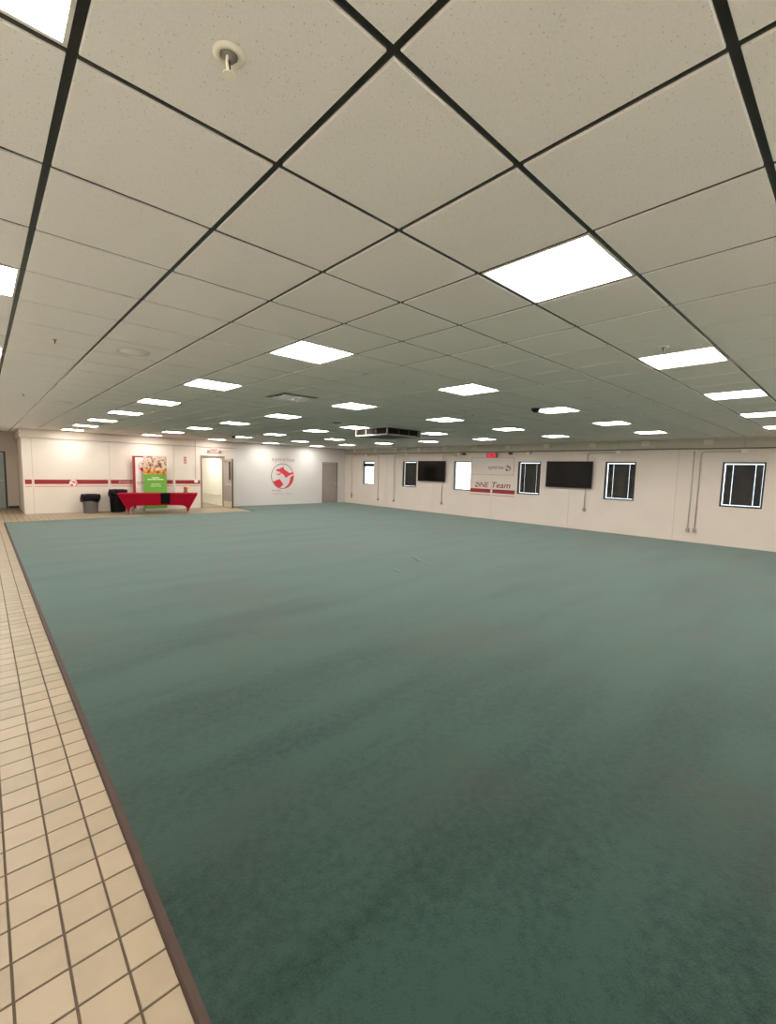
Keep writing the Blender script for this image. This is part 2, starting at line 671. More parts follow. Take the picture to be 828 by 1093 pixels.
ORD = ['zeroth', 'first', 'second', 'third', 'fourth', 'fifth', 'sixth', 'seventh', 'eighth', 'ninth', 'tenth', 'eleventh', 'twelfth']


def area_px(x0, x1, y0, y1, z):
    ps = [project(p) for p in ((x0, y0, z), (x1, y0, z), (x1, y1, z), (x0, y1, z))]
    if any(p is None for p in ps):
        return 0
    if max(p[0] for p in ps) < 0 or min(p[0] for p in ps) > 828 or max(p[1] for p in ps) < 0 or min(p[1] for p in ps) > 1093:
        return 0
    a = 0
    for i in range(4):
        a += ps[i][0] * ps[(i + 1) % 4][1] - ps[(i + 1) % 4][0] * ps[i][1]
    return abs(a) / 2


# ------------------------------------------------------------------ floor with its tiles
floor = box('floor', MT['grout'], None, XL - 0.3, XR + 0.3, YF - 0.3, 24.6, -0.12, -0.003)
tag(floor, 'beige square tiled floor with brown joints along the carpet edge', 'floor', kind='structure')
CE_X, CE_Y, CE_X2 = 0.465, 16.76, 8.16       # carpet corner points
TZ0, TZ1 = -0.003, 0.0
TW = TP - 0.0085


def tile_cells():
    out = []
    i0 = int(math.floor((XL - TX0) / TP))
    for i in range(i0, 94):
        for j in range(int((YF - TY0) / TP), int((23.9 - TY0) / TP)):
            x0 = TX0 + i * TP; x1 = x0 + TP
            y0 = TY0 + j * TP; y1 = y0 + TP
            if x0 > 8.30 and y1 > CY0: continue
            if y1 <= CY0:
                out.append((x0, x1, y0, y1))
                continue
            if y1 <= CE_Y - 0.035 + 0.001:
                if x0 >= 0.42: continue
                x1 = min(x1, 0.428 + 0.004)
            elif y0 < CE_Y - 0.035:
                if x0 >= 0.42: continue
            if y1 > YB - 0.005 and x0 > CX0 - 0.02:
                if not (6.6 < x0 < 7.9 and y0 > YB - 0.01): continue
            if x1 > 8.13 and y0 < YB: x1 = min(x1, 8.13)
            if x1 - x0 < 0.03: continue
            if y0 > YR and x0 < 6: continue
            if y0 > YB - 0.15 and y0 < YB + 0.0 and x0 > CX0 - 0.02 and not (6.93 < x0 < 7.7): y1 = min(y1, YB - 0.002)
            out.append((x0, x1, y0, y1))
    return out


cells = tile_cells()
cells = [(area_px(*c, 0.0), c) for c in cells]
cells.sort(key=lambda t: -t[0])
tile_me = {}


def tile_mesh(wx, wy):
    key = (round(wx, 3), round(wy, 3))
    if key not in tile_me:
        mb = MB()
        a, b = key[0] / 2, key[1] / 2
        e = 0.0016
        mb.add([(-a, -b, TZ0), (a, -b, TZ0), (a, b, TZ0), (-a, b, TZ0), (-a, -b, TZ1 - e), (a, -b, TZ1 - e), (a, b, TZ1 - e), (-a, b, TZ1 - e),
                (-a + e, -b + e, TZ1), (a - e, -b + e, TZ1), (a - e, b - e, TZ1), (-a + e, b - e, TZ1)],
               [(0, 1, 5, 4), (1, 2, 6, 5), (2, 3, 7, 6), (3, 0, 4, 7), (4, 5, 9, 8), (5, 6, 10, 9), (6, 7, 11, 10), (7, 4, 8, 11), (8, 9, 10, 11)])
        me = bpy.data.meshes.new('floor_tile')
        me.from_pydata(mb.v, [], mb.f)
        me.materials.append(MT['floor_tile'])
        tile_me[key] = me
    return tile_me[key]


far = MB()
g = 0.00425
for n, (ar, (x0, x1, y0, y1)) in enumerate(cells):
    X0, X1, Y0, Y1 = x0 + g, x1 - g, y0 + g, y1 - g
    if n < 290 and ar > 1:
        o = bpy.data.objects.new('floor_tile', tile_mesh(X1 - X0, Y1 - Y0))
        COL.objects.link(o)
        o.parent = floor
        o.location = Vector(((X0 + X1) / 2, (Y0 + Y1) / 2, random.uniform(-0.0004, 0.0004))) - wloc(floor)
        o.rotation_euler = (random.uniform(-0.002, 0.002), random.uniform(-0.002, 0.002), random.uniform(-0.004, 0.004))
    else:
        far.add([(X0, Y0, TZ0), (X1, Y0, TZ0), (X1, Y1, TZ0), (X0, Y1, TZ0), (X0, Y0, TZ1), (X1, Y0, TZ1), (X1, Y1, TZ1), (X0, Y1, TZ1)],
                [(4, 5, 6, 7), (0, 1, 5, 4), (1, 2, 6, 5), (2, 3, 7, 6), (3, 0, 4, 7)])
far.build('distant_floor_tiles', MT['floor_tile'], floor, kind='stuff')

# ------------------------------------------------------------------ carpet
mb = MB()
CT = 0.010

poly = [(CE_X, CY0), (XR - 0.002, CY0), (XR - 0.002, YB - 0.002), (CE_X2, YB - 0.002), (CE_X2, CE_Y), (CE_X, CE_Y)]
mb.prism([(x, y, -0.003) for x, y in poly], (0, 0, CT + 0.003))
carpet = mb.build('carpet', MT['carpet'], None)
tag(carpet, 'large worn teal green carpet covering most of the hall floor', 'carpet')
mb = MB()
mb.prism([(0.430, CY0, -0.003), (CE_X, CY0, -0.003), (CE_X, CY0, 0.012), (0.438, CY0, 0.010), (0.430, CY0, 0.004)], (0, CE_Y + 0.035 - CY0, 0))
mb.prism([(CE_X, CE_Y, -0.003), (CE_X, CE_Y + 0.035, -0.003), (CE_X, CE_Y + 0.027, 0.010), (CE_X, CE_Y, 0.012)], (CE_X2 - CE_X, 0, 0))
mb.prism([(CE_X2 - 0.03, CE_Y, -0.003), (CE_X2, CE_Y, -0.003), (CE_X2, CE_Y, 0.012), (CE_X2 - 0.027, CE_Y, 0.010)], (0, YB - 0.004 - CE_Y, 0))
mb.build('edge_strip', MT['edge'], carpet, label='brown rubber edging strip')
# two shallow wrinkles in the carpet
for (ax, ay), (bx_, by_), h in (((6.61, 6.33), (6.27, 5.77), 0.013), ((6.32, 5.68), (6.2, 5.52), 0.006), ((5.49, 5.73), (5.32, 5.40), 0.008)):
    rows = []
    A, B_ = Vector((ax, ay, CT)), Vector((bx_, by_, CT))
    d = (B_ - A); nrm = Vector((-d.y, d.x, 0)).normalized()
    for i in range(13):
        t = i / 12
        p = A + d * t
        e = math.sin(PI * t) ** 0.8
        rows.append([p + nrm * (s * 0.09) + Vector((0, 0, -0.001 + h * e * math.exp(-(s * 2.1) ** 2))) for s in [k / 5 for k in range(-5, 6)]])
    MB().grid(rows).build('carpet_wrinkle', MT['carpet'], carpet, smooth=True)

# ------------------------------------------------------------------ ceiling: deck, tiles, grid
ceiling = box('ceiling', MT['deck'], None, XL - 0.3, XR + 0.25, YF - 0.3, 24.6, ZC + 0.06, ZC + 0.2)
tag(ceiling, 'suspended ceiling of pitted white tiles in a black grid', 'ceiling', kind='structure')
LM = [-2, 2, 6, 10, 14, 18]
LN = [0, 4, 8, 12, 16, 20, 24, 28]
LIGHT_CELLS = {(m, n) for m in LM for n in LN} | {(m, n) for m in LM for n in (-4,)}  # the unseen row behind the viewer is added for light
LIGHT_SLOTS = (LIGHT_CELLS - {(10, 12)}) | {(10, 13)}      # one panel sits past the hanging air box
VENT_CELLS = {(4, 8)}
i_lo = int(math.floor((XL - OX) / CELL)); i_hi = int(math.floor((XR - OX) / CELL))
j_lo = int(math.floor((YF - OY) / CELL)); j_hi = int(math.floor((YR - OY) / CELL))
GAP = 0.013
cc = []
for i in range(i_lo, i_hi + 1):
    for j in range(j_lo, j_hi + 1):
        if (i, j) in LIGHT_SLOTS or (i, j) in VENT_CELLS: continue
        x0 = max(OX + i * CELL + GAP, XL + 0.002); x1 = min(OX + (i + 1) * CELL - GAP, XR - 0.012)
        y0 = max(OY + j * CELL + GAP, YF + 0.002); y1 = OY + (j + 1) * CELL - GAP
        if y0 > YB - 0.03 and x1 > CX0 - 0.05: 
            if x0 > CX0 - 0.1: continue
            x1 = CX0 - 0.06
        elif y1 > YB - 0.05 and x1 > CX0 - 0.05:
            y1 = YB - 0.05
        y1 = min(y1, YR - 0.003)
        if x1 - x0 < 0.03 or y1 - y0 < 0.03: continue
        cc.append((area_px(x0, x1, y0, y1, ZC), (x0, x1, y0, y1)))
cc.sort(key=lambda t: -t[0])
ctile = {}


def ctile_mesh(wx, wy):
    key = (round(wx, 3), round(wy, 3))
    if key not in ctile:
        a, b = wx / 2, wy / 2
        e = 0.0025
        me = bpy.data.meshes.new('ceiling_tile')
        me.from_pydata([(-a, -b, 0.02), (a, -b, 0.02), (a, b, 0.02), (-a, b, 0.02), (-a, -b, e), (a, -b, e), (a, b, e), (-a, b, e),
                        (-a + e, -b + e, 0), (a - e, -b + e, 0), (a - e, b - e, 0), (-a + e, b - e, 0)], [],
                       [(0, 1, 2, 3), (0, 4, 5, 1), (1, 5, 6, 2), (2, 6, 7, 3), (3, 7, 4, 0), (4, 8, 9, 5), (5, 9, 10, 6), (6, 10, 11, 7), (7, 11, 8, 4), (11, 10, 9, 8)])
        me.materials.append(MT['tile'])
        ctile[key] = me
    return ctile[key]


far = MB()
for n, (ar, (x0, x1, y0, y1)) in enumerate(cc):
    if n < 295 and ar > 1:
        o = bpy.data.objects.new('ceiling_tile', ctile_mesh(x1 - x0, y1 - y0))
        COL.objects.link(o)
        o.parent = ceiling
        o.location = Vector(((x0 + x1) / 2, (y0 + y1) / 2, ZC + random.uniform(-0.0006, 0.0006))) - wloc(ceiling)
        o.rotation_euler = (random.uniform(-1, 1) * 0.0012, random.uniform(-1, 1) * 0.0012, 0)
    else:
        far.add([(x0, y0, ZC + .02), (x1, y0, ZC + .02), (x1, y1, ZC + .02), (x0, y1, ZC + .02), (x0, y0, ZC), (x1, y0, ZC), (x1, y1, ZC), (x0, y1, ZC)],
                [(0, 1, 2, 3), (7, 6, 5, 4), (0, 4, 5, 1), (1, 5, 6, 2), (2, 6, 7, 3), (3, 7, 4, 0)])
far.build('distant_ceiling_tiles', MT['tile'], ceiling, kind='stuff')
TB = 0.0125                                     # half width of a grid bar
for i in range(i_lo, i_hi + 2):
    x = OX + i * CELL
    if x < XL or x > XR - 0.02: continue
    y1 = YR - 0.003 if x < CX0 - 0.06 else YB - 0.045
    box('grid_bar', MT['tee'], ceiling, x - TB, x + TB, YF + 0.002, y1, ZC + 0.0075, ZC + 0.03)
for j in range(j_lo, j_hi + 2):
    y = OY + j * CELL
    if y < YF or y > YR - 0.02: continue
    x1 = XR - 0.014 if y < YB - 0.05 else CX0 - 0.065
    box('grid_bar', MT['tee'], ceiling, XL + 0.002, x1, y - TB, y + TB, ZC + 0.0078, ZC + 0.0295)
# white strip painting the window-lit ceiling border along the window wall
mb = MB()
mb.box(XR - 0.05, XR - 0.006, YF + 0.01, YB - 0.01, ZC - 0.006, ZC - 0.001)
mb.box(XR - 0.012, XR - 0.006, YF + 0.01, YB - 0.01, ZC - 0.03, ZC - 0.006)
mb.build('lit_ceiling_edge', MT['frame_white'], ceiling)

# ------------------------------------------------------------------ ceiling lights
def make_light(loc):
    t = empty('ceiling_light', loc)
    x, y, z = loc
    h = CELL / 2 - GAP
    d = 0.281
    mb = MB()
    for a, b, c, e in ((-h, h, -h, -d), (-h, h, d, h), (-h, -d, -d, d), (d, h, -d, d)):
        mb.box(x + a, x + b, y + c, y + e, z + 0.002, z + 0.05)
    mb.build('light_frame', MT['frame_white'], t)
    mb = MB()
    mb.box(x - d, x + d, y - d, y + d, z + 0.012, z + 0.016)
    mb.build('diffuser', MT['panel'], t)
    return t


proto = None
for a, m in enumerate(LM):
    for n in [-4] + LN:
        if (m, n) not in LIGHT_CELLS: continue
        nn = n + 1 if (m, n) == (10, 12) else n
        loc = (OX + (m + .5) * CELL, OY + (nn + .5) * CELL, ZC)
        if proto is None:
            o = proto = make_light(loc)
        else:
            o = copy_tree(proto, loc)
        li = ORD[len(LM) - a]; fi = ORD[8 - n // 4]
        fi = ORD[(28 - n) // 4 + 1]
        tag(o, 'lit square ceiling panel, line %s from the window wall, %s from the far wall' % (li, fi), 'light', 'lit ceiling panels')

# ------------------------------------------------------------------ window wall
WIN = [17.22, 14.26, 11.26, 8.235, 5.16, 2.16]        # window centres, far to near
WZ0, WZ1, WH = 1.055, 2.24, 0.445
SEAM = [YB + 0.25, 15.77, 12.83, 9.79, 6.715, 3.63, 0.58, -2.5, YF - 0.3]
wall_right = empty('wall_right', (XR, 8.0, 0))
tag(wall_right, 'long cream painted panel wall with six square windows', 'wall', kind='structure')
TH = 0.20
ZT = ZC + 0.06
for k in range(len(SEAM) - 1):
    ya, yb = SEAM[k + 1] + 0.005, SEAM[k] - 0.005
    mb = MB()
    c = [q for q in WIN if ya < q < yb]
    if c:
        c = c[0]
        mb.box(XR, XR + TH, ya, c - WH, -0.1, ZT)
        mb.box(XR, XR + TH, c + WH, yb, -0.1, ZT)
        mb.box(XR, XR + TH, c - WH, c + WH, -0.1, WZ0)
        mb.box(XR, XR + TH, c - WH, c + WH, WZ1, ZT)
    else:
        mb.box(XR, XR + TH, ya, yb, -0.1, ZT)
    mb.build('wall_panel', MT['wall'], wall_right)
for k in range(1, len(SEAM) - 1):
    box('panel_joint', MT['joint'], wall_right, XR + 0.006, XR + TH, SEAM[k] - 0.005, SEAM[k] + 0.005, -0.1, ZT)

# header beam with its blocks
beam = box('trim_1', MT['beam'], None, XR - 0.045, XR - 0.001, YF + 0.05, YB - 0.03, 2.615, ZC - 0.032)
tag(beam, 'grey beam running above the windows under the ceiling edge', 'beam', kind='structure')
for y in (18.18, 16.55, 15.1, 13.58, 12.14, 10.64, 9.09, 7.57, 6.0, 4.47, 2.94, 1.42):
    MB().box(XR - 0.13, XR - 0.046, y - 0.11, y + 0.11, 2.70, ZC - 0.034).build('support_block', MT['block'], beam, bevel=0.004)

# windows
wlab = {0: 'bright window nearest the far corner with a raised dark blind', 1: 'dark shaded window left of the left television',
        2: 'blank white bright window between left television and team lettering', 3: 'dark shaded window between team lettering and right television',
        4: 'dark shaded window just right of the right television', 5: 'rightmost dark shaded window, beside the twin conduits'}
for k, c in enumerate(WIN):
    wn = empty('window_%d' % (k + 1), (XR, c, WZ0))
    tag(wn, wlab[k], 'window', kind='structure')
    a, b = c - WH, c + WH
    mb = MB()
    fx0, fx1 = XR - 0.004, XR + 0.07
    fw = 0.042
    for q in ((a, a + fw, WZ0, WZ1), (b - fw, b, WZ0, WZ1), (a + fw, b - fw, WZ0, WZ0 + fw), (a + fw, b - fw, WZ1 - fw, WZ1)):
        mb.box(fx0 if k not in (0, 2) else XR + 0.06, fx1 if k not in (0, 2) else XR + 0.12, q[0] + 0.001, q[1] - 0.001, q[2] + 0.001, q[3] - 0.001)
    mb.build('window_frame', MT['dark_frame'], wn)
    gx = XR + (0.045 if k not in (0, 2) else 0.10)
    box('pane', MT['glass'], wn, gx, gx + 0.005, a + fw, b - fw, WZ0 + fw, WZ1 - fw)
    if k not in (0, 2):
        sx = XR + 0.115
        wid = b - a - 2 * fw
        top, bot = WZ1 - fw - 0.018, WZ0 + fw + 0.014
        cuts = [b - fw - 0.010, b - fw - 0.165, b - fw - 0.175, a + fw + 0.175, a + fw + 0.165, a + fw + 0.020]
        for p in range(3):
            y1, y0 = cuts[2 * p], cuts[2 * p + 1]
            box('shade_panel', MT['shade'], wn, sx, sx + 0.012, y0, y1, bot, top)
    elif k == 0:
        for y0, y1 in ((a + 0.05, c + 0.17), (c + 0.19, b - 0.05)):
            box('raised_blind', MT['shade'], wn, XR + 0.05, XR + 0.095, y0, y1, 1.97, 2.12, bevel=0.004)

gnd = box('ground_outside', MT['ground'], None, XR + 0.3, XR + 30, -25, 45, -0.4, -0.3)
tag(gnd, 'pale concrete ground outside the windows', 'ground', kind='structure')

# ------------------------------------------------------------------ far wall
wall_back = empty('wall_back', (7, YB, 0))
tag(wall_back, 'cream far wall with red stripes and a large red emblem', 'wall', kind='structure')
D1 = (6.865, 7.905, 2.225)       # open doorway
D2 = (13.05, 14.03, 2.14)        # closed grey door
sx = [CX0, 1.30, 3.545, 5.80, 8.40]
for k in range(4):
    xa, xb = sx[k] + (0.005 if k else 0), sx[k + 1] - 0.005 * (k < 3)
    mb = MB()
    if k < 3:
        mb.box(xa, xb, YB, YB + 0.14, -0.1, ZT)
    else:
        mb.box(xa, D1[0], YB, YB + 0.14, -0.1, ZT)
        mb.box(D1[1], xb, YB, YB + 0.14, -0.1, ZT)
        mb.box(D1[0], D1[1], YB, YB + 0.14, D1[2], ZT)
    mb.build('wall_panel', MT['wall'], wall_back)
    if k:
        box('panel_joint', MT['joint'], wall_back, sx[k] - 0.005, sx[k] + 0.005, YB + 0.006, YB + 0.14, -0.1, ZT)
mb = MB()
mb.box(8.40, D2[0], YB, YB + 0.14, -0.1, ZT)
mb.box(D2[1], XR + 0.2, YB, YB + 0.14, -0.1, ZT)
mb.box(D2[0], D2[1], YB, YB + 0.14, D2[2], ZT)
mb.build('smooth_wall', MT['wall_cool'], wall_back)
# crown band wrapping the left end; a darker strip paints the shadow gap below
mb = MB()
mb.box(CX0 - 0.045, 8.40, YB - 0.035, YB - 0.001, 2.60, ZC - 0.001)
mb.box(CX0 - 0.045, CX0 - 0.001, YB - 0.001, YR - 0.01, 2.60, ZC - 0.001)
mb.build('crown_band', MT['wall'], wall_back)
box('crown_shadow_strip', MT['joint'], wall_back, CX0 - 0.052, 8.40, YB - 0.042, YB - 0.001, 2.580, 2.599)
# red and thin stripes, one piece per panel
for k, (a, b) in enumerate(((1.09, 1.27), (1.335, 3.49), (3.575, 5.765), (5.855, 6.84))):
    box('red_stripe', MT['red'], wall_back, a, b, YB - 0.003, YB - 0.0005, 1.022, 1.178)
    box('thin_stripe', MT['thin'], wall_back, a, b, YB - 0.003, YB - 0.0005, 0.928, 0.957)
emblem(wall_back, back, 2.425, 1.055, 0.122, 1, MT['pale_text'], MT['emblem_red'], MT['white_vinyl'], 'small_emblem', d0=0.0035)
text('always inspiring more...', 'stripe_lettering', MT['pale_text'], wall_back, back, 3.83, 1.035, 0.125, 1.75, d0=0.0032, depth=0.002)
# big emblem with its words
emblem(wall_back, back, 10.755, 1.385, 0.615, 1, MT['ring'], MT['emblem_red'], None, 'large_emblem')
text('symrise', 'lettering', MT['grey_text'], wall_back, back, 10.18, 2.03, 0.255, 1.22, depth=0.002)
text('always', 'lettering', MT['grey_text'], wall_back, back, 10.19, 0.625, 0.135, 0.50, depth=0.002)
text('inspiring more...', 'lettering', MT['pink_text'], wall_back, back, 10.19, 0.455, 0.14, 1.15, depth=0.002)

# side face of the wall end and the recess beyond
ws = empty('wall_recess', (0, YR, 0))
tag(ws, 'grey shaded wall of the recess at the far left', 'wall', kind='structure')
RD = (-0.30, 0.715, 2.135)
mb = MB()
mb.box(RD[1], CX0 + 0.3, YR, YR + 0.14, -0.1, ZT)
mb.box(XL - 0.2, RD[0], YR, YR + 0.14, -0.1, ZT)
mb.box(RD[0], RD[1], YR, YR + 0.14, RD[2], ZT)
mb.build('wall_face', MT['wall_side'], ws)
box('wall_return', MT['wall'], ws, CX0, CX0 + 0.14, YB + 0.141, YR - 0.001, -0.1, ZT)
bb = box('baseboard_recess', MT['door_dark'], None, RD[1] + 0.01, CX0 - 0.005, YR - 0.014, YR - 0.001, 0.001, 0.10)
tag(bb, 'dark baseboard beside the recess door at far left', 'baseboard', kind='structure')

# unseen sides of the hall, set near and bright to bounce light up
for nm, lab, q in (('wall_left', 'unseen white wall along the tiled aisle, set to bounce light', (XL - 0.2, XL, YF - 0.2, YR + 0.14, -0.1, ZT)),
                   ('wall_front', 'unseen white wall behind the viewer, set to bounce light', (XL, XR + 0.2, YF - 0.2, YF, -0.1, ZT))):
    o = box(nm, MT['wall_bounce'], None, *q)
    tag(o, lab, 'wall', kind='structure')

# ------------------------------------------------------------------ corridor beyond the open doorway
co = empty('wall_corridor', (7.3, 21, 0))
tag(co, 'bright cream corridor walls seen through the open doorway', 'wall', kind='structure')
mb = MB()
mb.box(8.0, 8.15, YB + 0.141, 24.2, -0.1, ZT)
mb.build('corridor_side', MT['corridor'], co)
mb = MB()
mb.box(6.3, 6.45, YB + 0.141, 24.2, -0.1, ZT)
mb.build('corridor_side', MT['corridor'], co)
mb = MB()
mb.box(6.3, 8.15, 22.2, 22.35, -0.1, ZT)
mb.build('corridor_end', MT['corridor'], co)
box('handrail', MT['frame_white'], co, 7.955, 7.999, 19.9, 22.15, 0.42, 0.50, bevel=0.004)
ct = box('corridor_ceiling', MT['corridor'], None, 6.452, 7.998, YB + 0.142, 22.198, 2.62, 2.66)
tag(ct, 'cream corridor ceiling behind the open doorway', 'ceiling', kind='structure')
cl = empty('corridor_light', (7.2, 20.6, 2.6))
tag(cl, 'lit corridor panel hidden above the open doorway', 'light')
box('light_frame', MT['frame_white'], cl, 6.88, 7.52, 20.28, 20.92, 2.605, 2.619)
box('diffuser', MT['corr_lamp'], cl, 6.9, 7.5, 20.3, 20.9, 2.60, 2.604)

# ------------------------------------------------------------------ doors
# door_1: pale leaf in the recess
d = empty('door_1', (0.2, YR, 0))
tag(d, 'pale grey-green door in the recess at the far left edge', 'door', kind='structure')
mb = MB()
mb.box(RD[1] - 0.06, RD[1] - 0.001, YR - 0.02, YR + 0.13, 0.001, RD[2] - 0.001)
mb.box(RD[0] + 0.001, RD[0] + 0.06, YR - 0.02, YR + 0.13, 0.001, RD[2] - 0.001)
mb.box(RD[0] + 0.06, RD[1] - 0.06, YR - 0.02, YR + 0.13, RD[2] - 0.06, RD[2] - 0.001)
mb.build('door_frame', MT['door_dark'], d)
lf = box('door_leaf', MT['door_light'], d, RD[0] + 0.063, RD[1] - 0.063, YR + 0.01, YR + 0.055, 0.004, RD[2] - 0.063)
mb = MB()
mb.tube([(0.60, YR + 0.01, 1.07), (0.60, YR - 0.05, 1.07), (0.49, YR - 0.055, 1.07)], 0.011, 8)
mb.lathe([(0.001, 0), (0.028, 0), (0.028, 0.01), (0.001, 0.01)], (0.60, YR, 1.065), 12)
mb.build('door_handle', MT['metal'], lf)

# door_2: open leaf swung into the hall
d = empty('door_2', (7.4, YB, 0))
tag(d, 'grey door with narrow glass standing open beside the lit doorway', 'door', kind='structure')
mb = MB()
fw = 0.062
for q in ((D1[0] + .001, D1[0] + fw, 0.001, D1[2] - .001), (D1[1] - fw, D1[1] - .001, 0.001, D1[2] - .001), (D1[0] + fw, D1[1] - fw, D1[2] - 0.10, D1[2] - .001)):
    mb.box(q[0], q[1], YB - 0.015, YB + 0.139, q[2], q[3])
mb.build('door_frame', MT['door_frame'], d)
lx0, lx1 = 7.842, 7.887
ly0, ly1 = 18.235, YB - 0.03
lz1 = 2.11
mb = MB()
gy0, gy1, gz0, gz1 = ly0 + 0.16, ly0 + 0.30, 1.23, 1.98
mb.box(lx0, lx1, ly0, gy0, 0.012, lz1)
mb.box(lx0, lx1, gy1, ly1, 0.012, lz1)
mb.box(lx0, lx1, gy0, gy1, 0.012, gz0)
mb.box(lx0, lx1, gy0, gy1, gz1, lz1)
leaf = mb.build('door_leaf', MT['door_grey'], d)
mb = MB()
for q in ((gy0 - .02, gy0 + .008, gz0 - .02, gz1 + .02), (gy1 - .008, gy1 + .02, gz0 - .02, gz1 + .02), (gy0, gy1, gz0 - .02, gz0 + .008), (gy0, gy1, gz1 - .008, gz1 + .02)):
    mb.box(lx0 - 0.006, lx1 + 0.006, *q)
mb.build('glass_trim', MT['door_dark'], leaf)
box('glass', MT['glass'], leaf, lx0 + 0.018, lx0 + 0.024, gy0, gy1, gz0, gz1)
box('edge_strip', MT['door_dark'], leaf, lx0 - 0.003, lx1 + 0.003, ly0 - 0.006, ly0 + 0.035, 0.012, lz1)
box('kick_plate', MT['kick'], leaf, lx0 - 0.005, lx0 - 0.0005, ly0 + 0.04, ly1 - 0.02, 0.03, 0.28)
mb = MB()
mb.tube([(lx0 - 0.0, ly0 + 0.09, 1.02), (lx0 - 0.06, ly0 + 0.09, 1.02), (lx0 - 0.065, ly0 + 0.5, 1.02)], 0.014, 8)
mb.box(lx0 - 0.012, lx0, ly0 + 0.06, ly0 + 0.12, 0.94, 1.10)
mb.build('push_handle', MT['metal'], leaf)
mb = MB()
mb.box(lx0 - 0.05, lx0 - 0.001, ly1 - 0.42, ly1 - 0.14, 1.99, 2.06)
mb.tube([(lx0 - 0.03, ly1 - 0.30, 2.07), (lx0 - 0.20, ly1 - 0.17, 2.08), (D1[1] - 0.30, YB - 0.01, 2.10)], 0.012, 6)
mb.build('door_closer', MT['door_frame'], leaf)

# door_3: closed grey door near the corner
d = empty('door_3', (13.54, YB, 0))
tag(d, 'closed plain grey door near the far right corner', 'door', kind='structure')
mb = MB()
for q in ((D2[0] + .001, D2[0] + .045, 0.011, D2[2] - .001), (D2[1] - .045, D2[1] - .001, 0.011, D2[2] - .001), (D2[0] + .045, D2[1] - .045, D2[2] - .045, D2[2] - .001)):
    mb.box(q[0], q[1], YB - 0.008, YB + 0.139, q[2], q[3])
mb.build('door_frame', MT['door_frame'], d)
leaf = box('door_leaf', MT['door_grey'], d, D2[0] + .048, D2[1] - .048, YB + 0.012, YB + 0.055, 0.014, D2[2] - 0.048)
mb = MB()
mb.tube([(13.90, YB + 0.012, 1.0), (13.90, YB - 0.05, 1.0)], 0.013, 8)
n = 10
for a in range(1):
    mb.lathe([(0.002, -0.034), (0.022, -0.028), (0.034, 0), (0.022, 0.028), (0.002, 0.034)], (13.90, YB - 0.06, 1.0), 12)
mb.box(13.868, 13.932, YB + 0.004, YB + 0.012, 0.94, 1.06)
mb.build('door_knob', MT['metal'], leaf, smooth=True)

# ------------------------------------------------------------------ exit sign, fire sign, conduit on the far wall
e = empty('exit_sign', (7.435, YB, 2.36))
tag(e, 'lit red exit sign with two lamp heads above the open doorway', 'sign')
h = MB().box(7.275, 7.595, YB - 0.075, YB - 0.002, 2.365, 2.572).build('housing', MT['box_white'], e, bevel=0.006)
box('sign_face', MT['exit_face'], h, 7.290, 7.580, YB - 0.079, YB - 0.0755, 2.38, 2.557)
text('EXIT', 'exit_lettering', MT['exit_red'], h, back, 7.31, 2.40, 0.14, 0.25, d0=0.0785, depth=0.003, bold=0.02)
for s, x in ((-1, 7.19), (1, 7.68)):
    mb = MB()
    mb.tube([(x - s * -0.0, YB - 0.055, 2.425), (x, YB - 0.12, 2.405)], 0.05, 14)
    mb.tube([(x, YB - 0.05, 2.425), (7.435 + s * 0.155, YB - 0.05, 2.43)], 0.012, 6)
    mb.build('lamp_head', MT['ac_grey'], e)

o = box('wall_sign', MT['board'], None, 6.165, 6.335, YB - 0.006, YB - 0.001, 1.83, 2.175)
tag(o, 'small upright pinkish sign on the wall left of the open doorway', 'sign')
for z in (2.06, 1.96, 1.86):
    box('print_block', MT['sign_red'], o, 6.20, 6.30, YB - 0.0085, YB - 0.0062, z, z + 0.08)


def pts_bend(p, q, r_, k, n=6):
    """rounded corner path p -> q -> r_ with radius k"""
    p, q, r_ = Vector(p), Vector(q), Vector(r_)
    a = (p - q).normalized(); b = (r_ - q).normalized()
    out = [p]
    for i in range(n + 1):
        t = i / n
        s = q + a * k * (1 - t) ** 2 + b * k * t ** 2
        out.append(s)
    out.append(r_)
    return out


c = empty('conduit', (6.65, YB, 1.1))
tag(c, 'thin white conduit dropping to a switch left of the open doorway', 'conduit')
MB().tube([(6.65, YB - 0.052, 2.875), (6.65, YB - 0.052, 1.19)], 0.011, 8).build('pipe', MT['conduit'], c)
MB().box(6.60, 6.735, YB - 0.055, YB - 0.004, 1.075, 1.19).build('switch_box', MT['box_white'], c, bevel=0.005)

# ------------------------------------------------------------------ pipes and conduits on the window wall
p = MB()
pp = []
for k in range(60):
    y = 18.9 + (YF + 0.1 - 18.9) * k / 59
    pp.append((XR - 0.092, y, 2.600 + 0.005 * math.sin(y * 1.9)))
o = p.tube(pp, 0.016, 8).build('long_pipe', MT['pipe_dark'], None, smooth=True)
tag(o, 'long dark horizontal pipe running below the beam above all windows', 'pipe')
for y in (18.2, 15.9, 13.0, 10.0, 7.0, 4.0, 1.0):
    MB().box(XR - 0.112, XR - 0.001, y - 0.012, y + 0.012, 2.572, 2.579).build('pipe_clip', MT['pipe_dark'], o)


